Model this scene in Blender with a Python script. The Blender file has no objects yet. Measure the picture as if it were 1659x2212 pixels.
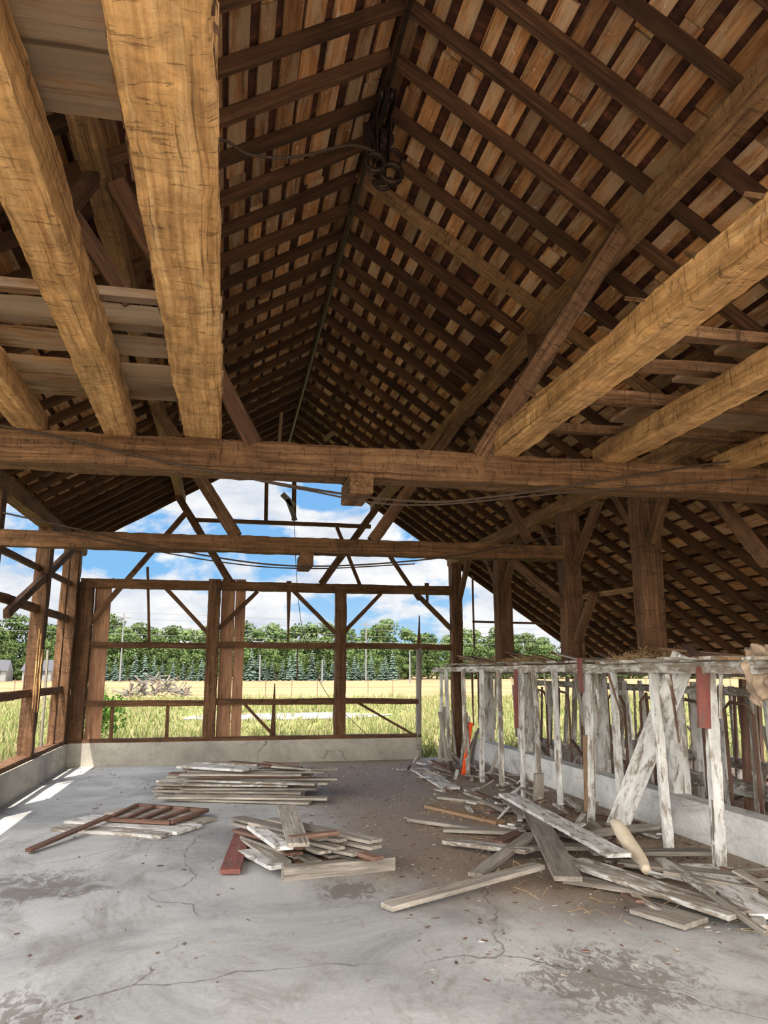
import bpy, math, random
from mathutils import Vector, Matrix, noise as mn
random.seed(7)
rnd=random.random
def ru(a,b): return a+(b-a)*rnd()
scene=bpy.context.scene
COL=scene.collection

# ---------------------------------------------------------------- materials
def newmat(name):
    m=bpy.data.materials.new(name); m.use_nodes=True
    nt=m.node_tree; n=nt.nodes; n.clear()
    out=n.new('ShaderNodeOutputMaterial'); b=n.new('ShaderNodeBsdfPrincipled')
    nt.links.new(b.outputs[0],out.inputs[0])
    b.inputs['Roughness'].default_value=0.85
    b.inputs['Specular IOR Level'].default_value=0.2
    return m,nt,n,b
def ramp(n,stops,interp='LINEAR'):
    r=n.new('ShaderNodeValToRGB'); cr=r.color_ramp; cr.interpolation=interp
    while len(cr.elements)<len(stops): cr.elements.new(0.5)
    for e,(p,c) in zip(cr.elements,stops):
        e.position=p; e.color=(c[0],c[1],c[2],1) if not isinstance(c,(int,float)) else (c,c,c,1)
    return r
def noise(nt,src,scale,vec=(1,1,1),detail=5,rough=.6,dist=0):
    n=nt.nodes; mp=n.new('ShaderNodeMapping'); mp.inputs['Scale'].default_value=vec
    nt.links.new(src,mp.inputs[0]); x=n.new('ShaderNodeTexNoise')
    x.inputs['Scale'].default_value=scale; x.inputs['Detail'].default_value=detail
    x.inputs['Roughness'].default_value=rough; x.inputs['Distortion'].default_value=dist
    nt.links.new(mp.outputs[0],x.inputs['Vector']); return x.outputs[0]
def mix(nt,fac,a,b,mode='MIX'):
    x=nt.nodes.new('ShaderNodeMix'); x.data_type='RGBA'; x.blend_type=mode
    for sock,v in ((x.inputs[0],fac),(x.inputs[6],a),(x.inputs[7],b)):
        if isinstance(v,(int,float)): sock.default_value=v
        elif isinstance(v,tuple): sock.default_value=(v[0],v[1],v[2],1)
        else: nt.links.new(v,sock)
    return x.outputs[2]
def math_(nt,op,a,b=0.0,clamp=False):
    x=nt.nodes.new('ShaderNodeMath'); x.operation=op; x.use_clamp=clamp
    for s,v in ((x.inputs[0],a),(x.inputs[1],b)):
        if isinstance(v,(int,float)): s.default_value=v
        else: nt.links.new(v,s)
    return x.outputs[0]
def bump(nt,b,h,strength=.4,dist=.01):
    x=nt.nodes.new('ShaderNodeBump'); x.inputs['Strength'].default_value=strength
    x.inputs['Distance'].default_value=dist
    nt.links.new(h,x.inputs['Height']); nt.links.new(x.outputs[0],b.inputs['Normal'])

def wood(name,dark,mid,light,island=.35,paint=None,paint_amt=.5,adze=0,grey=None,gamt=.3,lich=0):
    m,nt,n,b=newmat(name)
    at=n.new('ShaderNodeAttribute'); at.attribute_name='gc'; v=at.outputs['Vector']
    g=noise(nt,v,1.0,(1.3,34,34),8,.75,.6)
    r=ramp(n,[(.3,dark),(.5,mid),(.7,light)]); nt.links.new(g,r.inputs[0])
    blot=noise(nt,v,1.0,(1.8,7,7),6,.7)
    rb=ramp(n,[(.32,.5),(.62,1.0)]); nt.links.new(blot,rb.inputs[0])
    c=mix(nt,1.0,r.outputs[0],rb.outputs[0],'MULTIPLY')
    ck=noise(nt,v,1.0,(.8,46,46),3,.6,.3)
    rc=ramp(n,[(.31,.3),(.38,1.0)]); nt.links.new(ck,rc.inputs[0])
    c=mix(nt,.75,c,rc.outputs[0],'MULTIPLY')
    h=math_(nt,'ADD',g,rc.outputs[0])
    if adze:
        a2=noise(nt,v,1.0,(30,6,6),5,.7,1.4)
        ra=ramp(n,[(.345,.3),(.42,1.0)]); nt.links.new(a2,ra.inputs[0])
        c=mix(nt,.6*adze,c,ra.outputs[0],'MULTIPLY')
        a3=noise(nt,v,1.0,(8,8,8),7,.75,.6); ra3=ramp(n,[(.36,.5),(.6,1.0)]); nt.links.new(a3,ra3.inputs[0])
        c=mix(nt,.7*adze,c,ra3.outputs[0],'MULTIPLY')
        h=math_(nt,'ADD',math_(nt,'MULTIPLY',h,.5),math_(nt,'ADD',math_(nt,'MULTIPLY',ra.outputs[0],.6),a3))
    if grey is not None:
        gn=noise(nt,v,1.0,(1.5,7,7),5,.7); rg=ramp(n,[(.5-gamt*.4,1.0),(.62-gamt*.4,0.0)]); nt.links.new(gn,rg.inputs[0])
        c=mix(nt,math_(nt,'MULTIPLY',rg.outputs[0],.6),c,grey)
    if lich:
        ln=noise(nt,v,1.0,(9,16,16),5,.7,.5); rl=ramp(n,[(.64,0.0),(.69,1.0)]); nt.links.new(ln,rl.inputs[0])
        c=mix(nt,math_(nt,'MULTIPLY',rl.outputs[0],lich),c,(.55,.50,.42))
    if paint is not None:
        pn=noise(nt,v,1.0,(4,14,14),8,.75,.5)
        t=.5+(paint_amt-.5)*.35
        rp=ramp(n,[(t-.05,1.0),(t+.05,0.0)]); nt.links.new(pn,rp.inputs[0])
        pc=noise(nt,v,1.0,(3,9,9),6,.7)
        rpc=ramp(n,[(.3,tuple(x*.55 for x in paint)),(.62,paint)]); nt.links.new(pc,rpc.inputs[0])
        c=mix(nt,math_(nt,'MULTIPLY',rp.outputs[0],.92),c,rpc.outputs[0])
    geo=n.new('ShaderNodeNewGeometry')
    k=math_(nt,'ADD',math_(nt,'MULTIPLY',geo.outputs['Random Per Island'],2*island),1-island)
    cc=n.new('ShaderNodeCombineXYZ')
    for i in range(3): nt.links.new(k,cc.inputs[i])
    c=mix(nt,1.0,c,cc.outputs[0],'MULTIPLY')
    nt.links.new(c,b.inputs['Base Color'])
    bump(nt,b,h,.6 if not adze else .9,.006 if not adze else .013)
    return m
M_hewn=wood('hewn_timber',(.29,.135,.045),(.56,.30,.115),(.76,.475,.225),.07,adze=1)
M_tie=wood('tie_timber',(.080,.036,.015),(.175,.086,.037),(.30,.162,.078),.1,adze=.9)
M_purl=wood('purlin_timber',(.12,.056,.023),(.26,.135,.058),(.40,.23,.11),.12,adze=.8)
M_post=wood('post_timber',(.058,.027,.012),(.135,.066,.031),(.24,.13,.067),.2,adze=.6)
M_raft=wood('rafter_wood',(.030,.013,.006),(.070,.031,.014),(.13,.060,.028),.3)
M_board=wood('sheathing_wood',(.11,.045,.016),(.31,.136,.050),(.50,.25,.105),.58,grey=(.34,.235,.145),gamt=.2,lich=.6)
M_loft=wood('loft_board_wood',(.11,.05,.02),(.26,.13,.053),(.42,.235,.105),.3,grey=(.26,.19,.125),gamt=.0)
M_red=wood('reddish_board',(.24,.11,.055),(.42,.215,.12),(.54,.32,.19),.12)
M_grey=wood('weathered_wood',(.15,.125,.10),(.33,.285,.235),(.50,.445,.38),.28)
M_white=wood('peeling_white_wood',(.17,.135,.10),(.31,.255,.20),(.43,.37,.30),.14,paint=(.72,.70,.66),paint_amt=.62)
M_white2=wood('flaking_white_wood',(.15,.115,.085),(.29,.235,.18),(.42,.355,.28),.2,paint=(.66,.635,.59),paint_amt=.42)
M_redp=wood('red_painted_wood',(.12,.06,.05),(.22,.11,.09),(.32,.19,.16),.1,paint=(.26,.085,.07),paint_amt=.55)
M_rust=wood('rusty_brown_wood',(.085,.045,.032),(.18,.10,.07),(.30,.19,.14),.2)

def simple(name,col,rough=.8,metal=0,var=.2,scale=8):
    m,nt,n,b=newmat(name); tc=n.new('ShaderNodeTexCoord')
    x=noise(nt,tc.outputs['Object'],scale,(1,1,1),5,.6)
    r=ramp(n,[(.3,tuple(c*(1-var) for c in col)),(.7,tuple(min(1,c*(1+var)) for c in col))]); nt.links.new(x,r.inputs[0])
    nt.links.new(r.outputs[0],b.inputs['Base Color']); b.inputs['Roughness'].default_value=rough; b.inputs['Metallic'].default_value=metal
    bump(nt,b,x,.2,.01)
    return m
M_iron=simple('dark_rusty_iron',(.03,.017,.012),.55,.6,.5,30)
M_rope=simple('old_cable',(.05,.032,.022),.8,0,.3,40)
M_orange=simple('orange_paint',(.85,.10,.02),.5,0,.1)
M_cream=simple('cream_plastic',(.66,.55,.40),.5,0,.1)
M_tarp=simple('tan_tarp',(.36,.26,.18),.9,0,.55,9)
M_housew=simple('pale_siding',(.15,.15,.145),.8,0,.1)
M_houser=simple('grey_roofing',(.05,.05,.055),.8,0,.1)
M_polew=simple('grey_pole',(.12,.12,.12),.8,0,.1)
M_straw=simple('straw',(.36,.24,.12),.9,0,.4,20)
M_rubble=simple('grey_rubble_wood',(.11,.10,.085),.9,0,.6,1.5)

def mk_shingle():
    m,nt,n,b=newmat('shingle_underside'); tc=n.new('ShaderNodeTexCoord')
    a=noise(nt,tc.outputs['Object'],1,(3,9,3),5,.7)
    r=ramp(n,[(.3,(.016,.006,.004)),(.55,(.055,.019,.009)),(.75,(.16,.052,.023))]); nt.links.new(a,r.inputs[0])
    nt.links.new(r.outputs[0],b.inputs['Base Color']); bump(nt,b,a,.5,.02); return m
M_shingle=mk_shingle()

def mk_concrete(name,base=(.44,.432,.41),dirt=True,cracks=True):
    m,nt,n,b=newmat(name); tc=n.new('ShaderNodeTexCoord'); v=tc.outputs['Object']
    a=noise(nt,v,.7,(1,1,1),9,.68,.8)
    r=ramp(n,[(.32,tuple(x*.6 for x in base)),(.5,base),(.66,tuple(min(1,x*1.3) for x in base))]); nt.links.new(a,r.inputs[0])
    f=noise(nt,v,34,(1,1,1),6,.75); rf=ramp(n,[(.3,.76),(.7,1.0)]); nt.links.new(f,rf.inputs[0])
    c=mix(nt,1,r.outputs[0],rf.outputs[0],'MULTIPLY')
    st=noise(nt,v,1.1,(1,.45,1),9,.78,1.8); rs=ramp(n,[(.52,0.0),(.64,1.0)]); nt.links.new(st,rs.inputs[0])
    c=mix(nt,math_(nt,'MULTIPLY',rs.outputs[0],.65),c,(.21,.185,.155))
    s2=noise(nt,v,5.5,(1,.5,1),8,.75,1.0); rs2=ramp(n,[(.58,0.0),(.68,1.0)]); nt.links.new(s2,rs2.inputs[0])
    c=mix(nt,math_(nt,'MULTIPLY',rs2.outputs[0],.5),c,(.19,.16,.13))
    if dirt:
        sp=n.new('ShaderNodeSeparateXYZ'); nt.links.new(v,sp.inputs[0])
        gx=n.new('ShaderNodeMapRange'); gx.inputs[1].default_value=.2; gx.inputs[2].default_value=2.4; nt.links.new(sp.outputs[0],gx.inputs[0])
        gy=n.new('ShaderNodeMapRange'); gy.inputs[1].default_value=4.2; gy.inputs[2].default_value=6.8; nt.links.new(sp.outputs[1],gy.inputs[0])
        dn=noise(nt,v,1.8,(1,1,1),8,.75)
        q=math_(nt,'MULTIPLY',math_(nt,'MULTIPLY',gx.outputs[0],gy.outputs[0]),math_(nt,'ADD',dn,.5))
        rq=ramp(n,[(.22,0.0),(.62,.85)]); nt.links.new(q,rq.inputs[0])
        fn=noise(nt,v,40,(1,1,1),6,.78); rr=ramp(n,[(.35,(.13,.078,.045)),(.66,(.38,.27,.18))]); nt.links.new(fn,rr.inputs[0])
        c=mix(nt,rq.outputs[0],c,rr.outputs[0])
        # oily stains and tyre scuffs
        for (sx,sy,rad,sc) in ((-1.0,4.1,.75,9),(2.05,4.15,.8,11),(.95,6.05,.4,8),(-1.3,6.6,.8,5)):
            vd=n.new('ShaderNodeVectorMath'); vd.operation='DISTANCE'; nt.links.new(v,vd.inputs[0]); vd.inputs[1].default_value=(sx,sy,0)
            mk=n.new('ShaderNodeMapRange'); mk.inputs[1].default_value=rad; mk.inputs[2].default_value=0; nt.links.new(vd.outputs['Value'],mk.inputs[0])
            sn=noise(nt,v,sc,(1,.55,1),7,.75,1.5); qq=math_(nt,'ADD',math_(nt,'MULTIPLY',mk.outputs[0],.25),sn)
            rz_=ramp(n,[(.60,0.0),(.68,.7)]); nt.links.new(qq,rz_.inputs[0])
            mm=math_(nt,'MULTIPLY',rz_.outputs[0],math_(nt,'MULTIPLY',mk.outputs[0],2.0,True))
            c=mix(nt,mm,c,(.13,.105,.08))
    if cracks:
        wn=n.new('ShaderNodeTexNoise'); wn.inputs['Scale'].default_value=1.5; wn.inputs['Detail'].default_value=7; nt.links.new(v,wn.inputs['Vector'])
        vm=n.new('ShaderNodeVectorMath'); vm.operation='SCALE'; nt.links.new(wn.outputs['Color'],vm.inputs[0]); vm.inputs[3].default_value=.7
        va=n.new('ShaderNodeVectorMath'); va.operation='ADD'; nt.links.new(v,va.inputs[0]); nt.links.new(vm.outputs[0],va.inputs[1])
        vo=n.new('ShaderNodeTexVoronoi'); vo.feature='DISTANCE_TO_EDGE'; vo.inputs['Scale'].default_value=.36; nt.links.new(va.outputs[0],vo.inputs['Vector'])
        rv=ramp(n,[(.0012,1.0),(.0036,0.0)]); nt.links.new(vo.outputs['Distance'],rv.inputs[0])
        brk=noise(nt,v,1.6,(1,1,1),3,.6); rbk=ramp(n,[(.36,0.0),(.48,.9)]); nt.links.new(brk,rbk.inputs[0])
        c=mix(nt,math_(nt,'MULTIPLY',rv.outputs[0],rbk.outputs[0]),c,(.10,.085,.07))
    nt.links.new(c,b.inputs['Base Color']); b.inputs['Roughness'].default_value=.62; b.inputs['Specular IOR Level'].default_value=.35
    bump(nt,b,f,.25,.006); return m
M_conc=mk_concrete('worn_concrete')
M_curb=mk_concrete('curb_concrete',(.36,.33,.275),False,True)
M_white_curb=mk_concrete('whitewashed_concrete',(.66,.65,.61),False,False)
M_dirt=simple('stall_dirt',(.19,.135,.095),.95,0,.5,5)

# ---------------------------------------------------------------- mesh builder
class MB:
    def __init__(s): s.v=[];s.f=[];s.g=[];s.m=[];s.mats=[]
    def mi(s,mat):
        if mat not in s.mats: s.mats.append(mat)
        return s.mats.index(mat)
    def timber(s,p0,p1,w,h,mat,up=(0,0,1),seg=0,jit=0,ch=0,taper=1.0,bow=0):
        p0=Vector(p0);p1=Vector(p1);d=p1-p0;L=d.length;d.normalize()
        up=Vector(up).normalized()
        if abs(d.dot(up))>.98: up=Vector((0,1,0)) if abs(d.y)<.9 else Vector((1,0,0))
        sd=d.cross(up).normalized();u=sd.cross(d)
        if ch>0:
            a=w/2;b=h/2;c=ch
            prof=[(-a+c,-b),(a-c,-b),(a,-b+c),(a,b-c),(a-c,b),(-a+c,b),(-a,b-c),(-a,-b+c)]
        else: prof=[(-w/2,-h/2),(w/2,-h/2),(w/2,h/2),(-w/2,h/2)]
        if seg<=0: seg=max(1,int(L/.07)) if jit>0 else 1
        off=Vector((ru(0,50),ru(0,50),ru(0,50)));n0=len(s.v);k=len(prof);mi=s.mi(mat)
        ph=[ru(0,100) for _ in prof]
        for i in range(seg+1):
            t=i/seg;sc=1+(taper-1)*t
            c=p0+d*(L*t)+u*(bow*math.sin(math.pi*t))
            for j,(x,y) in enumerate(prof):
                jx=jy=0
                if jit>0:
                    jx=jit*.8*mn.noise(Vector((t*L*1.3,ph[j],0)))+jit*.35*mn.noise(Vector((t*L*9,ph[j],5)))+jit*.22*(rnd()-.5)
                    jy=jit*.8*mn.noise(Vector((t*L*1.3,0,ph[j])))+jit*.35*mn.noise(Vector((t*L*9,5,ph[j])))+jit*.22*(rnd()-.5)
                s.v.append(c+sd*(x*sc+jx)+u*(y*sc+jy)); s.g.append((off.x+L*t,off.y+x,off.z+y))
        for i in range(seg):
            for j in range(k):
                a=n0+i*k+j;b=n0+i*k+(j+1)%k
                s.f.append((a,a+k,b+k,b)); s.m.append(mi)
        s.f.append(tuple(n0+j for j in range(k)));s.m.append(mi)
        s.f.append(tuple(n0+seg*k+j for j in reversed(range(k))));s.m.append(mi)
    def box(s,lo,hi,mat):
        s.timber((lo[0],(lo[1]+hi[1])/2,(lo[2]+hi[2])/2),(hi[0],(lo[1]+hi[1])/2,(lo[2]+hi[2])/2),hi[1]-lo[1],hi[2]-lo[2],mat)
    def tri(s,a,b,c,mat):
        n0=len(s.v)
        for p in (a,b,c): s.v.append(Vector(p)); s.g.append(tuple(p))
        s.f.append((n0,n0+1,n0+2)); s.m.append(s.mi(mat))
    def quad(s,a,b,c,d,mat):
        n0=len(s.v)
        for p in (a,b,c,d): s.v.append(Vector(p)); s.g.append(tuple(p))
        s.f.append((n0,n0+1,n0+2,n0+3)); s.m.append(s.mi(mat))
    def tube(s,pts,rads,mat,k=8):
        n0=len(s.v);mi=s.mi(mat);pts=[Vector(p) for p in pts];Lc=0
        for i,p in enumerate(pts):
            a=pts[max(0,i-1)];b=pts[min(len(pts)-1,i+1)];d=(b-a).normalized()
            up=Vector((0,0,1)) if abs(d.z)<.9 else Vector((1,0,0))
            sd=d.cross(up).normalized();u=sd.cross(d);r=rads[i] if isinstance(rads,(list,tuple)) else rads
            if i: Lc+=(p-pts[i-1]).length
            for j in range(k):
                an=2*math.pi*j/k; s.v.append(p+sd*math.cos(an)*r+u*math.sin(an)*r); s.g.append((Lc,math.cos(an)*r,math.sin(an)*r))
        for i in range(len(pts)-1):
            for j in range(k):
                a=n0+i*k+j;b=n0+i*k+(j+1)%k; s.f.append((a,a+k,b+k,b)); s.m.append(mi)
        s.f.append(tuple(n0+j for j in range(k)));s.m.append(mi)
        s.f.append(tuple(n0+(len(pts)-1)*k+j for j in reversed(range(k))));s.m.append(mi)
    def mesh(s,name):
        me=bpy.data.meshes.new(name); me.from_pydata([tuple(v) for v in s.v],[],s.f)
        at=me.attributes.new('gc','FLOAT_VECTOR','POINT')
        at.data.foreach_set('vector',[c for g in s.g for c in g])
        for m in s.mats: me.materials.append(m)
        me.polygons.foreach_set('material_index',s.m); me.update(); return me
    def obj(s,name,parent=None):
        o=bpy.data.objects.new(name,s.mesh(name)); COL.objects.link(o)
        if parent: o.parent=parent
        return o
def empty(name,loc=(0,0,0)):
    e=bpy.data.objects.new(name,None); COL.objects.link(e); return e
def one(name,p0,p1,w,h,mat,parent=None,**k):
    b=MB(); b.timber(p0,p1,w,h,mat,**k); return b.obj(name,parent)

# ---------------------------------------------------------------- floor + curbs
b=MB(); b.box((-2.85,-9,-.2),(4.6,14.4,0),M_conc); floor=b.obj('floor')
b=MB(); b.box((4.6,-2,-.2),(8.0,14.6,.06),M_dirt); b.obj('aisle_floor')
b=MB(); b.box((-2.82,-1,0),(-2.56,14.42,.38),M_curb); b.obj('curb_wall_left')
b=MB(); b.box((-2.56,14.2,0),(3.5,14.42,.38),M_curb)
b.timber((-2.6,14.3,.41),(3.55,14.3,.41),.2,.06,M_post,jit=.006); b.obj('curb_wall_far')
b=MB(); b.box((4.45,4.6,0),(4.65,13.9,.36),M_white_curb); b.obj('manger_curb')

# ---------------------------------------------------------------- roof
RX,RZ=1.05,6.25; SL,SR=.59,.68; Y0,Y1=-.6,15.4
XL,XR=-2.95,7.75
roof=empty('roof')
def slope(side):
    if side<0: e=Vector((XL,0,RZ-SL*(RX-XL)))
    else: e=Vector((XR,0,RZ-SR*(XR-RX)))
    r=Vector((RX,0,RZ)); d=(e-r); L=d.length; d.normalize()
    nrm=Vector((-d.z,0,d.x))
    if nrm.z<0: nrm=-nrm
    return r,d,L,nrm
for side,nm in((-1,'left'),(1,'right')):
    r,d,L,nrm=slope(side)
    b=MB(); s=.03; ymax=Y1
    while s<L-.05:
        w=ru(.11,.18); g=ru(.03,.07)
        y=Y0-ru(0,1.5)
        while y<ymax:
            ln=ru(.8,3.0); y2=min(y+ln,ymax+ru(-.05,.05))
            if y2>Y0 and rnd()>.02:
                ya=max(y,Y0); ds=ru(-.01,.01)
                c=r+d*(s+w/2+ds)+nrm*.012
                b.timber(c+Vector((0,ya,0)),c+Vector((0,y2-ru(.005,.03),0))+d*ru(-.018,.018),w*ru(.8,1.05),.022,M_board,up=nrm)
            y=y2
            if y2>=ymax-.06: break
        s+=w+g
    b.obj('sheathing_'+nm,roof)
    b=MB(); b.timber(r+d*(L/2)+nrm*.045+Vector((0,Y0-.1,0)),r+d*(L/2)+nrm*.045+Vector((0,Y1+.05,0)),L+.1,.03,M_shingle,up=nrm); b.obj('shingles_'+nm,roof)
    b=MB(); y=Y0+.1; i=0
    while y<Y1:
        dp=ru(.095,.115); w=ru(.05,.064)
        mt=M_raft
        if side>0 and i==14: mt=M_purl; w=.08
        a=r+d*.02-nrm*(dp/2); e=r+d*(L-.02)-nrm*(dp/2)
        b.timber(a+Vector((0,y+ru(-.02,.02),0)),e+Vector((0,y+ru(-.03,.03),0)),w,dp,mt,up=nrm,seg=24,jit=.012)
        y+=.495;i+=1
    b.obj('rafters_'+nm,roof)
b=MB(); b.timber((RX,Y0,RZ-.07),(RX,Y1,RZ-.07),.03,.10,M_raft)
b.timber((RX,Y0,RZ-.20),(RX,Y1-.3,RZ-.20),.03,.022,M_iron)
for i in range(30):
    y=Y0+.3+i*.5; b.timber((RX,y,RZ-.2),(RX,y,RZ-.1),.012,.012,M_iron)
b.timber((RX+.5,13.2,RZ-.62),(RX+.75,12.9,RZ-.45),.03,.09,M_loft); b.timber((RX-.35,12.2,RZ-1.0),(RX-.33,12.2,RZ-.5),.05,.05,M_loft)
b.obj('ridge_track',roof)

# ---------------------------------------------------------------- main timber frame
frame=empty('barn_timber_frame')
cnt={}
def T(name,*a,**k):
    cnt[name]=cnt.get(name,0)+1
    return one('%s_%d'%(name,cnt[name]),*a,parent=frame,**k)
T('tie_beam',(-2.85,5.58,3.105),(5.6,5.58,3.125),.26,.235,M_tie,jit=.022,ch=.012)
T('tie_beam',(-2.75,9.24,3.05),(4.4,9.24,3.07),.2,.185,M_tie,jit=.022,ch=.01)
T('tie_beam',(-2.56,14.28,3.09),(4.35,14.28,3.08),.17,.16,M_tie,jit=.02,ch=.01)
for x0,x1,w,h,tp in((-.24,-.235,.29,.27,.86),(-.70,-.815,.175,.2,1.08),(-1.40,-1.405,.17,.17,1),(2.07,2.05,.21,.18,1),(3.0,2.97,.2,.155,1),(4.06,4.06,.19,.15,1)):
    T('loft_joist',(x0,-.5,3.215+h/2),(x1,5.62,3.215+h/2),w,h,M_hewn,jit=.024,ch=.012,taper=tp)
q=MB()
for x,sg in((-.378,1),(-.104,-1)):
    for i in range(170):
        y=ru(.5,5.3); xx=x+.0033*y*sg
        q.timber((xx,y,3.24+ru(0,.2)),(xx+ru(-.006,.006),y+ru(.05,.22),3.24+ru(0,.2)),.022,.02,M_post)
for i in range(9):
    y=2+i*.38+ru(-.1,.1); q.timber((1.97,y,3.38),(1.96+ru(-.03,.03),y+ru(.03,.15),3.42+ru(0,.05)),.04,.02,M_tie)
q.obj('bark_edges',frame)
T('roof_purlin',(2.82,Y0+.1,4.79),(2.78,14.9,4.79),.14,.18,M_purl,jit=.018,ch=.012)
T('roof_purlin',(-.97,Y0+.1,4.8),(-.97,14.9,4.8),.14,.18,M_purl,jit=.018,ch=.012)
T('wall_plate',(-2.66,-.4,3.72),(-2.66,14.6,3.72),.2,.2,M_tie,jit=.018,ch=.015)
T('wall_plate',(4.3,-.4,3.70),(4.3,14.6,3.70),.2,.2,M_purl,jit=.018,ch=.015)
for p0,p1,w,mt in(((.12,5.5,3.22),(-.84,4.75,4.72),.13,M_raft),((1.87,5.5,3.22),(2.74,4.72,4.78),.14,M_post),
             ((.05,9.2,3.15),(-.97,9.2,4.72),.14,M_post),((1.7,9.2,3.15),(2.78,9.2,4.7),.14,M_post),
             ((.0,14.25,3.16),(-1.0,14.25,4.72),.13,M_post),((1.67,14.25,3.16),(2.75,14.25,4.7),.13,M_post)):
    T('truss_strut',p0,p1,w,.13,mt,jit=.015,ch=.01,up=(0,1,0))
T('purlin_brace',(2.3,5.4,3.95),(2.75,6.5,4.72),.09,.09,M_post,jit=.005)
T('purlin_brace',(-.97,3.6,3.6),(-.97,4.7,4.7),.09,.09,M_raft,jit=.005)
T('purlin_brace',(-.6,4.2,3.6),(-1.3,4.2,4.6),.09,.09,M_raft,jit=.005)
for y,z0 in((7.35,1.7),(9.24,1.7),(11.75,1.7)):
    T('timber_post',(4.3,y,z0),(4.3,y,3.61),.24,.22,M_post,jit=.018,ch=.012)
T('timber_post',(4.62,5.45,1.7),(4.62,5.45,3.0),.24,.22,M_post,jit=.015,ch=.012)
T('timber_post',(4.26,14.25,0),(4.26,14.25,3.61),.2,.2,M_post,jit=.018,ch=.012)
for p0,p1 in(((4.3,8.3,3.6),(4.3,9.12,2.85)),((4.3,7.95,3.6),(4.3,7.45,3.0)),((4.3,6.75,3.6),(4.3,7.22,2.9)),((4.3,6.5,3.6),(4.3,5.5,2.45)),
             ((4.3,12.6,3.6),(4.3,11.88,2.85)),((4.3,10.95,3.6),(4.3,11.6,2.9)),((4.3,13.5,3.6),(4.3,14.12,2.9)),((4.3,10.1,3.6),(4.3,9.38,2.9)),
             ((4.3,8.6,2.5),(4.3,9.12,1.95)),((3.5,9.24,2.98),(4.2,9.24,2.4)),):
    T('knee_brace',p0,p1,.08,.1,M_post,jit=.01)
T('lath_strip',(4.4,7.25,2.46),(4.4,9.1,2.5),.03,.06,M_purl)
T('long_brace',(3.0,9.2,4.55),(3.75,9.2,3.2),.09,.09,M_post,jit=.005)
T('beam_stub',(.9,5.3,2.91),(.9,5.75,2.91),.17,.15,M_tie,jit=.006,ch=.01)
T('beam_stub',(.88,9.0,2.87),(.88,9.5,2.87),.15,.17,M_tie,jit=.006,ch=.01)

b=MB(); zt=3.50
for y,w in((1.0,.3),(1.35,.3),(1.72,.32),(2.06,.28),(2.36,.3)):
    b.timber((-1.7,y,zt+ru(0,.02)),(-.12,y+ru(-.03,.03),zt+.01),w,.04,M_loft,jit=.008)
b.timber((-2.7,3.87,zt),(-.1,3.87,zt),.07,.05,M_loft)
for y,w,h in((4.22,.12,.11),(4.48,.10,.05),(4.63,.08,.09),(4.95,.19,.05),(5.22,.08,.06),(5.42,.09,.1)):
    b.timber((-2.7,y,zt+h/2-.02),(-.1,y+ru(-.06,.06),zt+h/2-.02),w,h,M_loft,jit=.012)
b.obj('loft_boards_left',frame)
b=MB()
for y,h in((3.62,.06),(4.1,.07),(4.7,.08),(5.4,.07)):
    b.timber((2.15,y,zt-.08+h/2),(6.2,y+ru(-.1,.1),zt-.08+h/2),.09,h,M_tie,jit=.02,seg=30)
for y,w in((3.85,.3),(4.35,.25),(5.0,.3),(5.25,.2)):
    b.timber((2.9,y,zt+.03),(4.9,y+ru(-.05,.05),zt+.03),w,.03,M_loft,jit=.006)
b.obj('loft_boards_right',frame)

# ---------------------------------------------------------------- left wall frame
wl=empty('wall_left'); b=MB()
for y in(2.0,5.6,9.25,11.87,14.1):
    b.timber((-2.69,y,.38),(-2.66,y,3.64),.2,.2,M_post,jit=.018,ch=.012)
b.timber((-2.72,9.55,.38),(-2.70,9.55,3.6),.14,.1,M_raft,jit=.01)
b.timber((-2.72,13.6,.38),(-2.7,13.62,3.6),.1,.12,M_post,jit=.01)
for z in(1.27,2.45): b.timber((-2.7,2,z),(-2.7,14.1,z+.0),.06,.11,M_post,jit=.014)
b.timber((-2.7,9.3,3.0),(-2.7,14.1,3.05),.05,.08,M_post,jit=.006)
b.timber((-2.62,10.0,2.25),(-2.62,13.7,3.62),.07,.11,M_post,jit=.006)
b.timber((-2.75,13.1,.4),(-2.76,13.05,1.9),.03,.05,M_grey)
for i in range(9):
    y=ru(11.4,11.85);b.timber((-2.57,y,ru(1.6,2.2)),(-2.56,y+ru(-.1,.1),ru(1.0,1.5)),.02,.04,M_hewn,taper=.3)
b.timber((-2.7,2,.41),(-2.7,14.1,.41),.2,.05,M_post,jit=.006)
b.obj('frame',wl)
# ---------------------------------------------------------------- far wall frame
wf=empty('wall_far'); b=MB(); Y=14.28
b.timber((-2.47,Y,.44),(-2.45,Y,3.1),.24,.2,M_post,jit=.018,ch=.012)
b.timber((-2.2,Y+.06,.44),(-2.19,Y+.06,3.12),.27,.03,M_red,up=(0,1,0))
b.timber((-2.2,Y+.0,3.05),(-2.0,Y+.0,3.14),.1,.1,M_post)
b.timber((-.265,Y,.44),(-.265,Y,3.2),.22,.2,M_post,jit=.02,ch=.012)
b.timber((-.02,Y+.06,.44),(-.02,Y+.06,3.22),.24,.03,M_red,up=(0,1,0)); b.timber((.2,Y+.065,.44),(.2,Y+.065,3.22),.18,.03,M_red,up=(0,1,0))
b.timber((2.04,Y,.44),(2.04,Y,3.05),.2,.19,M_post,jit=.02,ch=.012)
b.timber((3.5,Y-.04,0),(3.52,Y-.04,2.0),.09,.08,M_grey,jit=.01)
b.timber((3.52,Y-.04,2.0),(3.54,Y-.04,2.6),.06,.05,M_post,jit=.006,taper=.25)
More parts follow.
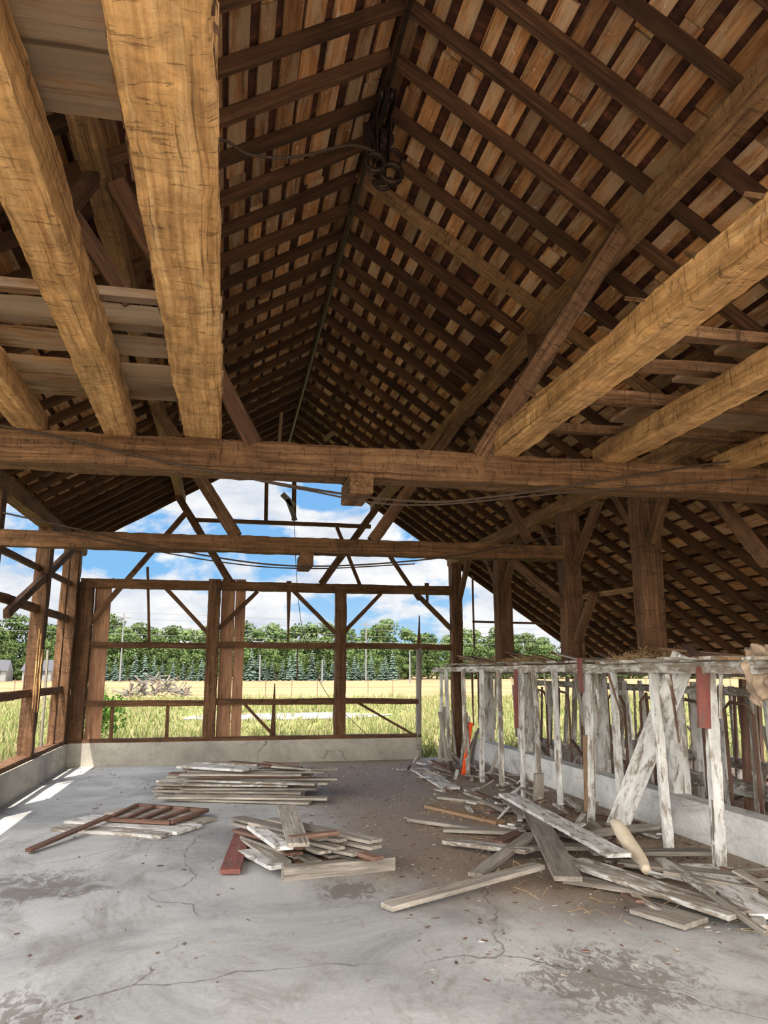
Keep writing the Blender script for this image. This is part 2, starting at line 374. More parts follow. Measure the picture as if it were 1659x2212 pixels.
for z,x0,x1 in((2.02,-2.4,4.2),(1.03,-2.4,3.5)):
    b.timber((x0,Y-.05,z),(-.35,Y-.05,z-.01),.06,.1,M_post,jit=.015)
    b.timber((-.2,Y-.05,z+.01),(1.95,Y-.05,z),.06,.11,M_post,jit=.015)
    b.timber((2.1,Y-.05,z+.01),(x1,Y-.05,z-.01),.06,.1,M_post,jit=.015)
for a,c,w in(((-1.12,3.02),(-.36,2.24),.07),((1.16,3.02),(1.95,2.25),.07),((2.80,3.0),(2.1,2.27),.07),((.5,3.0),(-.2,2.28),.07),((3.5,3.0),(4.2,2.32),.08),
           ((-2.45,2.3),(-.85,4.4),.09),((2.95,3.75),(3.55,2.9),.07),((-.75,4.29),(2.6,4.28),.07),((.31,1.02),(.87,.45),.05),((2.38,1.0),(3.5,.38),.04),
           ((-1.46,3.4),(-1.35,2.05),.04)):
    b.timber((a[0],Y-.02,a[1]),(c[0],Y-.02,c[1]),w,w,M_post,jit=.008)
for x,z0,z1,w,t in((.6,5.25,4.33,.07,1),(1.12,5.2,4.35,.08,1),(1.07,3.2,2.0,.09,.2),(.85,.45,1.35,.1,.15),(3.7,3.22,2.8,.08,.4),(-1.9,1.0,.44,.06,1),(-.98,1.0,.44,.06,1),(1.25,2.0,1.4,.02,1)):
    b.timber((x,Y,z0),(x+.01,Y,z1),w,w*.6,M_post,taper=t)
b.timber((.9,Y,4.85),(1.14,Y,4.62),.05,.1,M_grey); b.timber((1.0,Y,4.75),(1.16,Y,4.35),.05,.08,M_grey)
b.timber((2.4,Y,3.16),(1.95,Y,4.25),.06,.06,M_post,jit=.006); b.timber((4.6,Y,2.5),(6.2,Y,2.48),.03,.04,M_rust)
b.timber((4.62,Y,3.4),(4.62,Y,2.0),.03,.03,M_rust)
b.obj('frame',wf)

# ---------------------------------------------------------------- hay trolley on the ridge track
b=MB(); tx=RX; ty=5.35; tz=5.98
for dx in(-.06,.06):
    b.timber((tx+dx,ty-.28,tz-.02),(tx+dx,ty+.28,tz-.02),.012,.12,M_iron)
    b.timber((tx+dx,ty-.1,tz-.05),(tx+dx*.8,ty-.06,tz-.45),.012,.08,M_iron)
    b.timber((tx+dx,ty+.12,tz-.05),(tx+dx*.8,ty+.06,tz-.4),.012,.06,M_iron)
    for dy in(-.2,.2): b.timber((tx+dx*.7-.01,ty+dy,tz+.04),(tx+dx*.7+.01,ty+dy,tz+.04),.1,.1,M_iron,ch=.03)
def ring(cx_,cy_,cz_,R,r,ax='x',a0=0,a1=2*math.pi,n=20):
    pts=[]
    for i in range(n+1):
        a=a0+(a1-a0)*i/n
        pts.append((cx_,cy_+R*math.cos(a),cz_+R*math.sin(a)) if ax=='x' else (cx_+R*math.cos(a),cy_,cz_+R*math.sin(a)))
    b.tube(pts,r,M_iron,8)
ring(tx,ty,tz-.25,.09,.03); ring(tx-.07,ty-.1,tz-.5,.075,.026,'y'); ring(tx+.07,ty-.05,tz-.54,.08,.028,'y')
ring(tx+.1,ty,tz-.36,.07,.016,'y'); ring(tx,ty-.05,tz-.62,.07,.016,'y',math.pi,2*math.pi+.6)
b.timber((tx-.1,ty,tz-.2),(tx+.1,ty,tz-.2),.06,.06,M_iron); b.timber((tx-.12,ty,tz-.08),(tx-.12,ty,tz-.3),.05,.03,M_iron)
b.timber((tx,ty,tz-.3),(tx,ty,tz-.6),.08,.06,M_iron,ch=.01); b.timber((tx-.02,ty,tz+.02),(tx+.02,ty,tz+.02),.5,.1,M_iron)
b.obj('hay_trolley')
def catpts(ps,n=10):
    out=[];ps=[Vector(p) for p in ps];P=[2*ps[0]-ps[1]]+ps+[2*ps[-1]-ps[-2]]
    for i in range(1,len(P)-2):
        for j in range(n):
            t=j/n;a,b_,c,d=P[i-1],P[i],P[i+1],P[i+2]
            out.append(.5*((2*b_)+(c-a)*t+(2*a-5*b_+4*c-d)*t*t+(3*b_-a-3*c+d)*t**3))
    out.append(ps[-1]);return out
def rope(name,ps,r=.01,mat=M_rope):
    q=MB(); q.tube(catpts(ps),r,mat,6); q.obj(name)
rope('trolley_rope',[(RX,5.3,5.6),(.76,5.1,5.49),(.35,5,5.26),(.02,5,5.23),(-.25,5,5.32),(-.8,4.9,5.0)],.011)
rope('sagging_cable',[(-2.6,5.4,3.3),(-1.57,5.4,3.22),(-.15,5.4,2.97),(1.19,5.4,2.82),(2.05,5.4,2.90),(3.81,5.4,3.24),(4.3,5.41,3.3)],.009)
rope('sagging_cable',[(-.2,5.41,2.99),(.5,5.41,2.87),(1.3,5.41,2.79),(2.6,5.41,2.95),(4.3,5.41,3.15)],.007)
rope('sagging_cable',[(-2.5,9,3.3),(-1.99,9.0,3.2),(-.6,9,2.93),(.81,9.0,2.79),(2.6,9,2.95),(4.15,9.0,3.3)],.01)
rope('sagging_cable',[(-1.99,9.05,3.12),(-.2,9.05,2.83),(.9,9.05,2.77),(2.2,9.05,2.86)],.008)
rope('hanging_wire',[(1.12,14.1,4.4),(1.2,14.1,3.2),(1.35,14.1,2.2),(1.75,14.0,1.2),(2.5,13.9,.45)],.006)

# ---------------------------------------------------------------- cow stalls
st=empty('cow_stall'); b=MB()
posts=[(4.0,6.04,.10),(4.0,6.8,.075),(3.93,7.5,.065),(3.9,8.14,.07),(3.87,8.85,.06),(3.82,9.35,.06),(3.8,9.85,.05),(3.72,10.4,.06),(3.7,11.2,.065),(3.72,12.0,.05),(3.75,13.1,.06),(3.85,13.9,.05)]
for x,y,w in posts:
    b.timber((x,y,0),(x+ru(-.06,.06)*.6,y+ru(-.05,.05),1.6),w,.06,random.choice([M_white,M_white,M_white2]),jit=.018,ch=.006)
b.timber((4.0,5.15,1.62),(3.88,8.6,1.61),.08,.09,M_white2,jit=.02)
b.timber((3.88,8.5,1.61),(3.75,14.0,1.60),.08,.08,M_white2,jit=.02)
b.timber((4.0,6.0,.55),(4.0,6.04,0),.1,.02,M_grey); b.timber((3.9,8.1,.9),(3.9,8.16,.1),.12,.03,M_loft)
b.timber((3.8,9.3,.35),(3.8,9.36,.0),.12,.04,M_grey)
for x in(4.35,5.0): b.timber((x,5.0,1.6),(x,14.1,1.6),.12,.12,M_white2,jit=.02)
y=5.2
while y<14:
    if rnd()>.15: b.timber((3.8+ru(-.1,.1),y,1.665+ru(0,.03)),(5.1+ru(0,.5),y+ru(-.1,.1),1.68),ru(.08,.2),.025,random.choice([M_grey,M_loft,M_white2]),jit=.008)
    y+=ru(.16,.45)
for i in range(22):
    y=ru(5.3,13.5);b.timber((ru(4,4.6),y,1.71),(ru(4,4.6),y+ru(.3,1.0),1.72+ru(0,.14)),ru(.04,.12),.02,random.choice([M_grey,M_loft,M_rust,M_loft]))
# short cross rails and hanging broken slats
for i in range(14):
    y=ru(5.6,13.2); b.timber((3.86+ru(-.05,.1),y,1.56),(3.86+ru(-.05,.12),y+ru(-.08,.08),ru(.7,1.3)),ru(.02,.05),.02,random.choice([M_grey,M_white2,M_rust]),taper=.5)
b.obj('front_row',st)
b=MB()
for y,w in((5.7,.22),(7.6,.2),(9.35,.24),(11.8,.2),(13.6,.2)): b.timber((4.62,y,.0),(4.62,y,1.56),w,w,M_white,jit=.014,ch=.02)
b.obj('piers',st)
b=MB()
for xr,zt_ in((5.5,1.36),(6.9,1.3)):
    b.timber((xr,5,zt_),(xr,14.3,zt_),.08,.09,M_white2,jit=.018); b.timber((xr,5,.35),(xr,14.3,.35),.1,.14,M_white2,jit=.018)
    y=5.2
    while y<14.2:
        k=rnd(); b.timber((xr+ru(-.05,.05),y,.1),(xr+ru(-.08,.08),y+ru(-.06,.06),zt_+ru(0,.15)),ru(.035,.08),.05,random.choice([M_white2,M_grey,M_white,M_white2,M_rust]),jit=.01)
        if k<.5:
            yy=y+ru(.08,.15); b.timber((xr-.08,yy,.35),(xr-.05,yy+ru(-.18,.18),1.3),.03,.03,random.choice([M_rust,M_grey,M_white2]),)
        y+=ru(.2,.42)
for i in range(42):
    x=ru(4.9,7.2);y=ru(5.5,13.5);a=ru(-.8,.8);L=ru(.6,1.3)
    b.timber((x,y,.1),(x+ru(-.4,.4),y+a,.1+L*ru(.3,.8)),ru(.04,.12),.025,random.choice([M_grey,M_rust,M_grey,M_white2]))
for i in range(9):
    y=6.1+i*.85; b.tube([(5.1,y,.1),(5.1,y,1.15),(5.1,y+.1,1.25),(5.1,y+.35,1.27),(5.1,y+.45,1.2),(5.1,y+.45,.1)],.018,M_rust,8)
b.obj('stanchions',st)
one('leaning_plank',(3.92,7.62,.02),(4.12,6.5,1.72),.22,.03,M_white,up=(-.62,-.75,.1),jit=.006)
one('orange_stick',(3.66,12.0,0),(3.80,12.0,.78),.055,.05,M_orange)
one('red_board',(3.92,5.98,1.12),(3.95,5.98,1.62),.11,.03,M_redp,parent=st,up=(0,1,0))
one('red_board',(3.84,8.1,1.35),(3.84,8.1,1.72),.05,.03,M_redp,parent=st,up=(0,1,0))
one('red_board',(3.72,9.8,.85),(3.74,9.82,1.6),.05,.03,M_redp,parent=st,up=(0,1,0))
NU,NV=60,60; vs=[];fs=[]
for i in range(NU):
    for j in range(NV):
        u=i/(NU-1);v=j/(NV-1)
        y=4.7+u*.72; s_=v*1.0
        if s_<.55: x=4.6-s_*1.1; z=1.80-.05*v
        else: x=3.99+.03*math.sin(v*20)-(s_-.55)*.1; z=1.77-(s_-.55)*.85*(1+.35*mn.noise(Vector((u*4,0,3))))
        p=Vector((x,y,z)); q1=mn.fractal(p*4.5,.9,2,5)*.085; q2=abs(mn.noise(p*9))*.07
        vs.append((x-q1-q2*.6,y+q2*.5,z+q1*.8))
for i in range(NU-1):
    for j in range(NV-1): a=i*NV+j; fs.append((a,a+1,a+NV+1,a+NV))
me=bpy.data.meshes.new('tan_tarp');me.from_pydata(vs,[],fs);me.materials.append(M_tarp)
o=bpy.data.objects.new('tan_tarp',me);COL.objects.link(o)
for p in me.polygons:p.use_smooth=True
def straw(name,cx_,cy_,cz_,rx,ry,h,n,par=None):
    q=MB()
    for i in range(n):
        a=ru(0,6.28);r=math.sqrt(rnd());x=cx_+rx*r*math.cos(a);y=cy_+ry*r*math.sin(a);z=cz_+h*(1-r*r)*rnd()
        d=Vector((ru(-1,1),ru(-1,1),ru(-.5,.5))).normalized()*ru(.04,.11);s_=Vector((ru(-1,1),ru(-1,1),ru(-1,1))).normalized()*.003
        p=Vector((x,y,z)); q.tri(p-d+s_,p-d-s_,p+d,M_straw)
    q.obj(name,par)
straw('straw_heap_1',4.3,7.3,1.69,.45,.4,.12,1100,st); straw('straw_heap_2',4.3,10.7,1.69,.4,.7,.10,1100,st); straw('straw_heap_3',4.4,12.6,1.69,.5,.7,.06,600,st)
straw('floor_straw',3.1,7.3,.01,1.1,2.9,.015,900)

# ---------------------------------------------------------------- plank piles
GW=[M_grey,M_white2,M_white,M_grey,M_white2,M_grey,M_white2,M_rust]
q=MB()
for lv in range(8):
    z=.02+lv*.037; nn=6-lv//2
    for i in range(nn):
        yc=10.75+(i-(nn-1)/2)*.24+ru(-.08,.08); L=ru(1.4,2.15); xc=.2+ru(-.22,.25)+lv*.01; a=math.radians(ru(-24,-8))
        dx,dy=math.cos(a)*L/2,math.sin(a)*L/2
        q.timber((xc-dx,yc-dy,z),(xc+dx,yc+dy,z+ru(0,.008)),ru(.13,.2),.024,random.choice(GW))
q.timber((-.5,11.2,.325),(.35,10.55,.335),.34,.03,M_white); q.timber((-.35,11.5,.33),(.5,11.0,.335),.2,.03,M_white2)
q.timber((.1,11.3,.35),(1.0,10.6,.33),.14,.02,M_rust)
for i in range(6):
    x=ru(.5,.8);y=ru(10.4,11.3);q.timber((x,y,.36),(x+ru(.2,.45),y+ru(-.3,.0),.34),ru(.04,.09),.02,random.choice([M_rust,M_grey]))
q.obj('plank_pile')
q=MB()
q.timber((-1.5,9.25,.02),(-.3,8.45,.02),.42,.03,M_white); q.timber((-1.62,8.85,.018),(-.5,8.25,.018),.25,.03,M_white2)
q.timber((-1.2,9.7,.02),(-.15,8.85,.02),.3,.028,M_grey)
q.obj('white_panel')
q=MB(); A=Vector((-1.17,8.93,.065));B=Vector((-.5,8.62,.065));C=Vector((-.15,9.25,.065));D=Vector((-.95,9.75,.065))
q.timber(A,B,.06,.035,M_rust);q.timber(D,C,.06,.035,M_rust)
for i in range(5):
    t=i/4; q.timber(A.lerp(B,t),D.lerp(C,t),.05,.035,M_rust)
q.timber((-1.66,7.74,.03),(-1.15,8.95,.09),.06,.03,M_rust)
q.quad(A+Vector((0,0,-.012)),B+Vector((0,0,-.012)),C+Vector((0,0,-.012)),D+Vector((0,0,-.012)),M_white2)
q.obj('wooden_frame')
q=MB()
q.timber((.49,6.45,.05),(1.40,6.6,.05),.1,.1,M_grey); q.timber((.6,6.75,.04),(1.15,6.8,.04),.12,.08,M_post)
for lv in range(7):
    z=.02+lv*.034
    for i in range(4):
        a=math.radians(ru(-80,-52)); L=ru(.8,1.35); xc=.42+i*.17+ru(-.06,.06)+lv*.012; yc=7.2+ru(-.18,.18)-.1*i
        dx,dy=math.cos(a)*L/2,math.sin(a)*L/2
        q.timber((xc-dx,yc-dy,z),(xc+dx,yc+dy,z+.006),ru(.09,.15),.024,random.choice([M_grey,M_white2,M_rust,M_grey,M_grey]))
q.timber((.62,7.9,.30),(.60,6.35,.27),.17,.03,M_grey); q.timber((.30,7.5,.2),(.50,6.4,.24),.13,.03,M_white); q.timber((.22,7.3,.04),(.45,6.5,.08),.12,.03,M_white)
q.timber((.55,6.55,.28),(.95,6.7,.28),.08,.03,M_rust)
q.obj('scrap_plank_pile')
one('red_plank',(.09,6.65,.03),(.22,8.1,.03),.16,.035,M_redp)
q=MB()
L=[((3.2,8.8,.2),(3.1,6.0,.16),.2,M_white),((3.3,8.4,.16),(2.46,5.55,.13),.2,M_grey),((1.12,5.5,.03),(2.45,6.07,.1),.13,M_grey),
((2.78,6.15,.1),(3.28,4.78,.06),.24,M_white2),((1.96,6.17,.03),(2.78,7.03,.13),.12,M_grey),((2.05,7.28,.05),(2.57,6.55,.1),.15,M_white2),
((1.99,8.5,.03),(2.64,7.75,.03),.12,M_grey),((3.27,5.15,.12),(3.25,4.5,.04),.03,M_grey),((2.8,5.15,.03),(2.97,4.78,.03),.26,M_grey),
((3.76,6.02,.05),(3.47,4.75,.05),.26,M_white),((3.5,6.1,.09),(3.35,5.2,.09),.08,M_white2),((3.08,12.6,.03),(3.03,10.5,.03),.24,M_white),
((3.15,10.06,.04),(3.18,8.69,.04),.15,M_grey),((3.22,7.2,.06),(4.2,7.4,.08),.18,M_grey),((2.2,7.9,.03),(3.4,7.3,.05),.12,M_grey),
((2.3,6.9,.07),(3.4,6.7,.07),.16,M_grey),((3.1,6.5,.08),(4.1,6.3,.08),.14,M_grey),((3.2,6.2,.06),(3.9,5.6,.06),.15,M_grey),((3.3,5.7,.1),(3.8,5.3,.05),.07,M_grey),
((2.4,9.3,.02),(2.9,8.2,.02),.14,M_loft),((3.4,9.4,.03),(3.2,8.2,.06),.12,M_grey),((3.5,8.0,.1),(2.9,7.0,.1),.1,M_rust),
((2.6,5.9,.04),(3.5,5.0,.04),.16,M_grey),((3.3,7.9,.06),(2.5,7.2,.04),.13,M_rust),((3.7,5.4,.04),(3.3,4.6,.04),.09,M_white2),((2.7,9.9,.02),(3.3,9.2,.02),.12,M_grey)]
for p0,p1,w,mt in L: q.timber(p0,p1,w,.032,mt,jit=.003)
for i in range(120):
    x=ru(2.8,4.2);y=ru(5.0,13.6);a=ru(0,6.28);l=ru(.15,.7)
    q.timber((x,y,.03),(min(4.4,x+math.cos(a)*l/2),y+math.sin(a)*l,.03+ru(0,.1)),ru(.015,.08),.018,random.choice([M_grey,M_rust,M_grey,M_white2,M_white]))
for i in range(16):
    y=ru(11.5,14.0);x=ru(3.55,4.1)
    q.timber((x,y,.03),(x+ru(-.3,.3),y+ru(-.5,.5),ru(.2,1.0)),ru(.03,.07),.02,random.choice([M_grey,M_white2,M_grey]))
q.obj('scattered_planks')
q=MB(); q.tube(catpts([(3.5,6.85,.24),(3.46,6.68,.23),(3.42,6.45,.15),(3.36,6.15,.08),(3.30,5.95,.05)],5),[.035+.03*math.sin(i/20*3.14) for i in range(21)],M_cream,12); o=q.obj('cream_pipe')
for p in o.data.polygons:p.use_smooth=True
q=MB()
for i in range(2200):
    if rnd()<.88: x=4.4-3.2*rnd()**1.5;y=ru(4.2,13.5)
    else: x=ru(-2.4,4.3);y=ru(4.2,14)
    s_=ru(.004,.022);a=ru(0,6.28);z=.004;d=Vector((math.cos(a),math.sin(a),0))
    p=Vector((x,y,z)); q.timber(p-d*s_,p+d*s_,s_*ru(.2,.9),.005,random.choice([M_grey,M_rust,M_grey,M_white2,M_rust]))
q.obj('floor_litter')

# ---------------------------------------------------------------- outdoors
def leafmat(name,cols):
    m,nt,n,b=newmat(name); geo=n.new('ShaderNodeNewGeometry'); oi=n.new('ShaderNodeObjectInfo')
    r=ramp(n,[(i/(len(cols)-1),c) for i,c in enumerate(cols)]); nt.links.new(geo.outputs['Random Per Island'],r.inputs[0])
    k=math_(nt,'ADD',math_(nt,'MULTIPLY',oi.outputs['Random'],.5),.75)
    cc=n.new('ShaderNodeCombineXYZ'); [nt.links.new(k,cc.inputs[i]) for i in range(3)]
    nt.links.new(mix(nt,1.0,r.outputs[0],cc.outputs[0],'MULTIPLY'),b.inputs['Base Color']); b.inputs['Specular IOR Level'].default_value=.05; return m
M_leaf=leafmat('tree_leaves',[(.032,.050,.017),(.056,.086,.027),(.088,.116,.042)])
M_spr=leafmat('spruce_needles',[(.042,.064,.05),(.065,.092,.072),(.09,.118,.095)])
M_bush=leafmat('bush_leaves',[(.05,.10,.02),(.09,.16,.03),(.13,.21,.045)])
M_grass=leafmat('grass_blades',[(.07,.10,.028),(.12,.14,.045),(.18,.165,.075),(.24,.195,.105)])
M_bark=simple('bark',(.04,.03,.022),.9)
def mk_ground():
    m,nt,n,b=newmat('field_ground'); tc=n.new('ShaderNodeTexCoord'); v=tc.outputs['Object']
    sp=n.new('ShaderNodeSeparateXYZ'); nt.links.new(v,sp.inputs[0])
    wob=noise(nt,v,.12,(1,1,1),4,.6); yy=math_(nt,'ADD',sp.outputs[1],math_(nt,'MULTIPLY',wob,14))
    far=n.new('ShaderNodeMapRange'); far.inputs[1].default_value=42; far.inputs[2].default_value=54; nt.links.new(yy,far.inputs[0])
    ng=noise(nt,v,.9,(1,1,1),7,.7); rg=ramp(n,[(.35,(.075,.10,.03)),(.5,(.13,.135,.05)),(.68,(.20,.165,.085))]); nt.links.new(ng,rg.inputs[0])
    nw=noise(nt,v,.25,(.2,1.2,1),8,.75); rw=ramp(n,[(.38,(.14,.095,.05)),(.52,(.215,.155,.085)),(.66,(.25,.19,.11))]); nt.links.new(nw,rw.inputs[0])
    c=mix(nt,far.outputs[0],rg.outputs[0],rw.outputs[0])
    nt.links.new(c,b.inputs['Base Color']); b.inputs['Roughness'].default_value=1; b.inputs['Specular IOR Level'].default_value=0; return m
M_ground=mk_ground()
b=MB(); b.quad((-400,-300,-.12),(400,-300,-.12),(400,700,-.12),(-400,700,-.12),M_ground); b.obj('ground')
M_bounce=simple('pale_bounce_ground',(.55,.47,.37),.95,0,.15,3)
b=MB(); b.box((-16,-22,-.15),(20,-.5,-.02),M_bounce); b.obj('bounce_ground')  # unseen pale ground added behind the camera to bounce light onto the roof
M_gravel=simple('pale_gravel',(.22,.205,.185),.95,0,.3,5)
b=MB()
pts=[(-1.5,28.5),(2,27.6),(5,28.2),(6.5,30),(4,32),(1,31.6),(-1.2,30.6)]
for x,y in pts: b.v.append(Vector((x,y,-.1)));b.g.append((x,y,0))
b.f.append(tuple(range(len(pts))));b.m.append(b.mi(M_gravel)); b.obj('gravel_patch')
b=MB()
for i in range(17000):
    t=rnd(); y=14.8+34*t**1.3; x=ru(-.42,.62)*y+ru(-2,3)
    if 27.5<y<32 and -1.5<x<6.5 and rnd()<.9: continue
    if x>-3 and x<8.2 and y<15.2: continue
    h=ru(.1,.36)*(1.35 if mn.noise(Vector((x*.4,y*.4,0)))>.1 else .8); w=ru(.006,.016)*(1+y/28)
    cl=Vector((x,y,-.12)); a=ru(0,6.28)
    for k in range(3):
        ang=a+k*2.1; s_=Vector((math.cos(ang),math.sin(ang),0)); base=cl+s_*ru(0,.08)
        b.tri(base-s_*w,base+s_*w,base+Vector((ru(-.14,.14),ru(-.14,.14),h*ru(.7,1.1))),M_grass)
for i in range(5000):
    side=rnd()<.5; y=ru(3,16); x=(-2.95-8*rnd()**1.5) if side else (8.1+12*rnd()**1.5)
    h=ru(.15,.5);w=ru(.01,.02);cl=Vector((x,y,-.12));a=ru(0,6.28)
    for k in range(3):
        ang=a+k*2.1; s_=Vector((math.cos(ang),math.sin(ang),0)); base=cl+s_*ru(0,.05)
        b.tri(base-s_*w,base+s_*w,base+Vector((ru(-.12,.05),ru(-.12,.12),h)),M_grass)
b.obj('grass')
def leafcloud(b,c,r,n,size,mat,flat=1.0):
    for i in range(n):
        d=Vector((ru(-1,1),ru(-1,1),ru(-1,1)))
        if d.length<.05: continue
        d.normalize(); p=Vector(c)+Vector((d.x*r,d.y*r,d.z*r*flat))*ru(.75,1.05)
        nn=(d+Vector((ru(-1,1),ru(-1,1),ru(-1,1)))*.7).normalized(); t=nn.orthogonal().normalized()
        u=nn.cross(t); s_=size*ru(.5,1.2)
        b.quad(p-t*s_,p-u*s_*.7,p+t*s_,p+u*s_*.7,mat)
tms=[]
for k in range(4):
    b=MB(); b.tube([(0,0,-.5),(.1,0,3),(0,.1,6)],[.3,.22,.1],M_bark,7)
    H=ru(9.5,11.5)
    for i in range(34):
        t=rnd()**.9; a=ru(0,6.28); R=3.0*math.sin(math.pi*min(.95,.22+t*.75))**.7*math.sqrt(rnd())
        z=.9+t*(H-2.3); leafcloud(b,(R*math.cos(a),R*math.sin(a),z),ru(.9,1.6),75,.28,M_leaf,.8)
    tms.append(b.mesh('deciduous_tree_mesh'))
tl=empty('tree_line')
def inst(me,nm,x,y,s,par,z=-.12):
    o=bpy.data.objects.new(nm,me);COL.objects.link(o);o.parent=par;o.location=(x,y,z);o.scale=(s*1.12,s*1.12,s*ru(.95,1.1));o.rotation_euler=(0,0,ru(0,6.28))
x=-110; i=0
while x<150:
    s=ru(.78,.95)*(1.05 if (x<35) else .88)
    inst(random.choice(tms),'tree_%d'%i,x,ru(138,146),s,tl); i+=1
    inst(random.choice(tms),'tree_%d'%i,x+1.5,ru(133,137),s*ru(.55,.8),tl); i+=1
    inst(random.choice(tms),'tree_%d'%i,x+ru(0,2),ru(130,133),s*ru(.3,.5),tl); i+=1
    x+=ru(2.0,3.0)
sms=[]
for k in range(2):
    b=MB(); b.tube([(0,0,-.3),(0,0,5)],[.15,.03],M_bark,6)
    for lvl in range(13):
        z=.4+lvl*.37; R=1.5*(1-lvl/13.5)+.08
        for j in range(16):
            a=ru(0,6.28);c,s_=math.cos(a),math.sin(a); L_=R*ru(.8,1.1)
            p0=Vector((0,0,z+.25));p1=Vector((c*L_,s_*L_,z-.25*R)); sd=Vector((-s_,c,0))*.28*R
            b.quad(p0,(p0+p1)/2+sd,p1,(p0+p1)/2-sd,M_spr)
    sms.append(b.mesh('spruce_mesh'))
sl=empty('spruce_row')
for i in range(22):
    inst(random.choice(sms),'spruce_%d'%i,ru(-1,1)*.4+2.5+i*1.1,ru(118,122),ru(.55,.9),sl)
for i in range(12):
    inst(random.choice(sms),'spruce_%d'%(i+30),-19+i*1.4,ru(118,122),ru(.5,.8),sl)
b=MB()
for i in range(16): leafcloud(b,(-2.8+ru(-.45,.45),19.5+ru(-.3,.3),.35+ru(-.2,.65)),ru(.2,.34),110,.05,M_bush)
b.obj('green_bush')
b=MB()
for i in range(7): leafcloud(b,(-7.0+ru(-.6,.6),44+ru(-.3,.3),.2+ru(-.1,.4)),ru(.3,.5),60,.1,M_bush)
b.obj('green_bush')
b=MB()
for i in range(170):
    x=-4.2+ru(-1.9,1.9);y=50+ru(-1,1);h=1.3*(1-abs(x+4.2)/2.1);z=max(0,h)*rnd();a=ru(0,6.28);l=ru(.4,1.6)
    b.timber((x,y,z),(x+math.cos(a)*l/2,y+math.sin(a)*l*.3,z+ru(-.2,.5)),ru(.05,.16),.05,M_rubble)
b.obj('rubble_heap')
def house(nm,x,y,w,h):
    b=MB(); b.box((x-w/2,y-2,-.1),(x+w/2,y+2,h),M_housew)
    b.quad((x-w/2-.3,y-2.3,h-.1),(x+w/2+.3,y-2.3,h-.1),(x+w/2,y,h+1.5),(x-w/2,y,h+1.5),M_houser)
    b.quad((x-w/2-.3,y+2.3,h-.1),(x+w/2+.3,y+2.3,h-.1),(x+w/2,y,h+1.5),(x-w/2,y,h+1.5),M_houser)
    b.tri((x-w/2,y-2,h),(x-w/2,y+2,h),(x-w/2,y,h+1.45),M_housew); b.tri((x+w/2,y-2,h),(x+w/2,y+2,h),(x+w/2,y,h+1.45),M_housew)
    for i in range(2): b.box((x-w/4+i*w/2-.4,y-2.03,.8),(x-w/4+i*w/2+.4,y-2.0,1.7),M_houser)
    b.obj(nm)
house('farmhouse',-27.5,126,4.0,1.5); house('farmhouse',-34,126,4.5,1.5)
for x,y,h in((-14.2,112,9.2),(19.8,112,8.6),(4.6,112,3.6),(12,100,2.8),(23.5,100,4)):
    b=MB(); b.tube([(x,y,-.1),(x,y,h)],[.12,.09],M_polew,8)
    if h>5: b.timber((x-.9,y,h-.6),(x+.9,y,h-.6),.1,.1,M_polew)
    b.obj('utility_pole')
b=MB()
for k,(z0,z1) in enumerate(((9.0,7.2),(8.2,6.4),(7.2,5.6),(6.2,5.0))):
    b.tube([(-60,106,z0+1),(0,106,z0-.4),(20,107,(z0+z1)/2-.3),(70,112,z1)],.022,M_polew,4)
b.obj('power_lines')
b=MB()
for i in range(40):
    x=-20+i*1.6; b.timber((x,49,-.1),(x,49,1.0),.04,.04,M_rust)
for z in(.5,.9): b.timber((-20,49,z),(43,49,z),.015,.015,M_rust)
b.obj('wire_fence')

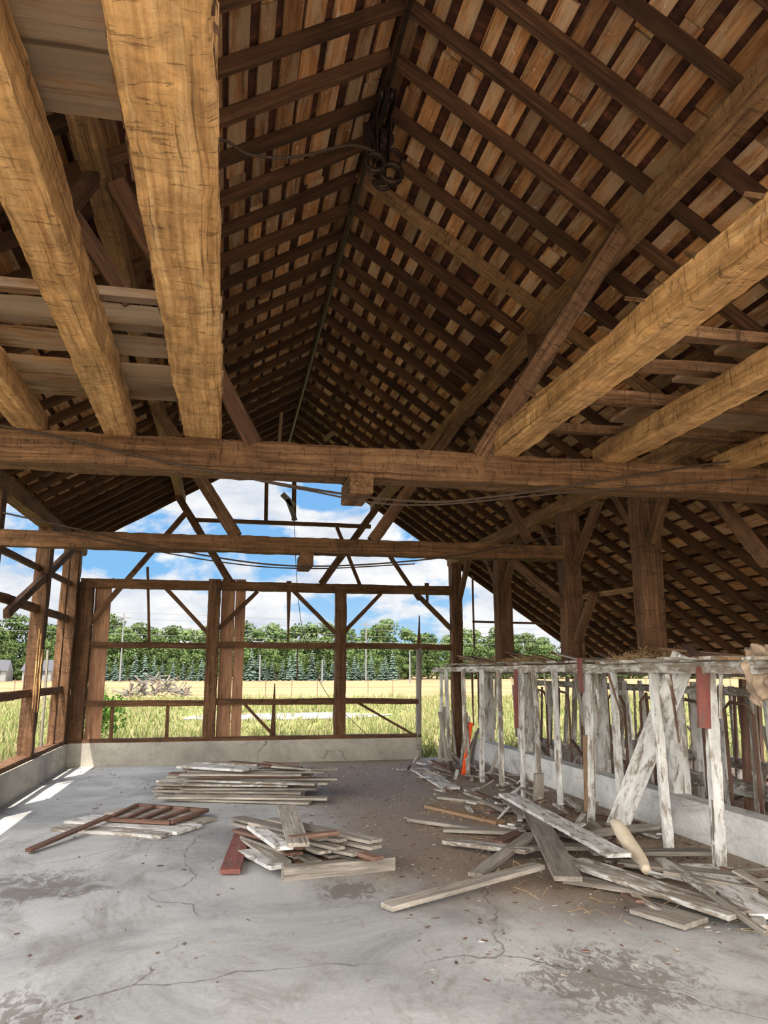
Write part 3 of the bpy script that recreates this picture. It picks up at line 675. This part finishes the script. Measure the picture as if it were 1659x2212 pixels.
# ---------------------------------------------------------------- sun + sky
sun=bpy.data.lights.new('sun','SUN'); sun.energy=10; sun.angle=math.radians(.6); sun.color=(1,.94,.84)
so=bpy.data.objects.new('sun',sun); COL.objects.link(so)
sd=Vector((-.25,-.50,1)).normalized(); so.rotation_euler=sd.to_track_quat('Z','Y').to_euler(); so.location=(0,-10,30)
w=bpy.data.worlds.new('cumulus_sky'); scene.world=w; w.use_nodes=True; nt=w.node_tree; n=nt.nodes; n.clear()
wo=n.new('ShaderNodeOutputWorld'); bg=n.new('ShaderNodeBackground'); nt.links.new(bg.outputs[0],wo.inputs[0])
tc=n.new('ShaderNodeTexCoord'); v=tc.outputs['Generated']; sp=n.new('ShaderNodeSeparateXYZ'); nt.links.new(v,sp.inputs[0])
rz=ramp(n,[(0,(.52,.76,.96)),(.12,(.25,.55,.93)),(.5,(.12,.34,.80))]); nt.links.new(sp.outputs[2],rz.inputs[0])
cn=noise(nt,v,1.0,(6.5,6.5,13),11,.58,.25)
zz=math_(nt,'MULTIPLY',sp.outputs[2],.12)
cn2=math_(nt,'SUBTRACT',cn,zz)
rc=ramp(n,[(.425,0.0),(.50,1.0)]); nt.links.new(cn2,rc.inputs[0])
sh=noise(nt,v,1.0,(10,10,22),9,.62,.2); rs=ramp(n,[(.35,(.66,.73,.84)),(.6,(1.0,1.0,1.0))]); nt.links.new(sh,rs.inputs[0])
c=mix(nt,rc.outputs[0],rz.outputs[0],rs.outputs[0])
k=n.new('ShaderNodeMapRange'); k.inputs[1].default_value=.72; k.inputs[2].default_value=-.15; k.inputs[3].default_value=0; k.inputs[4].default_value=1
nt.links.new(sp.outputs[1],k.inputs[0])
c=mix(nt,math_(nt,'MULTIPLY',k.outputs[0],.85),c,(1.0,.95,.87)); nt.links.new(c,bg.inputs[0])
st_=math_(nt,'ADD',math_(nt,'MULTIPLY',k.outputs[0],6.2),1.0); nt.links.new(st_,bg.inputs[1])  # unseen sky beside and behind the camera boosted as fill for the interior

# ---------------------------------------------------------------- camera
cd=bpy.data.cameras.new('camera'); cam=bpy.data.objects.new('camera',cd); COL.objects.link(cam); scene.camera=cam
cd.sensor_fit='VERTICAL'; cd.sensor_height=36; cd.lens=36*1661/2212; cd.clip_end=2000; cd.clip_start=.05
th=math.radians(11.34);ph=math.radians(11.57)
F=Vector((math.sin(th)*math.cos(ph),math.cos(th)*math.cos(ph),math.sin(ph)))
cam.location=(0,0,1.6); cam.rotation_euler=F.to_track_quat('-Z','Y').to_euler()
scene.view_settings.view_transform='Standard'; scene.view_settings.look='None'; scene.view_settings.exposure=0.0
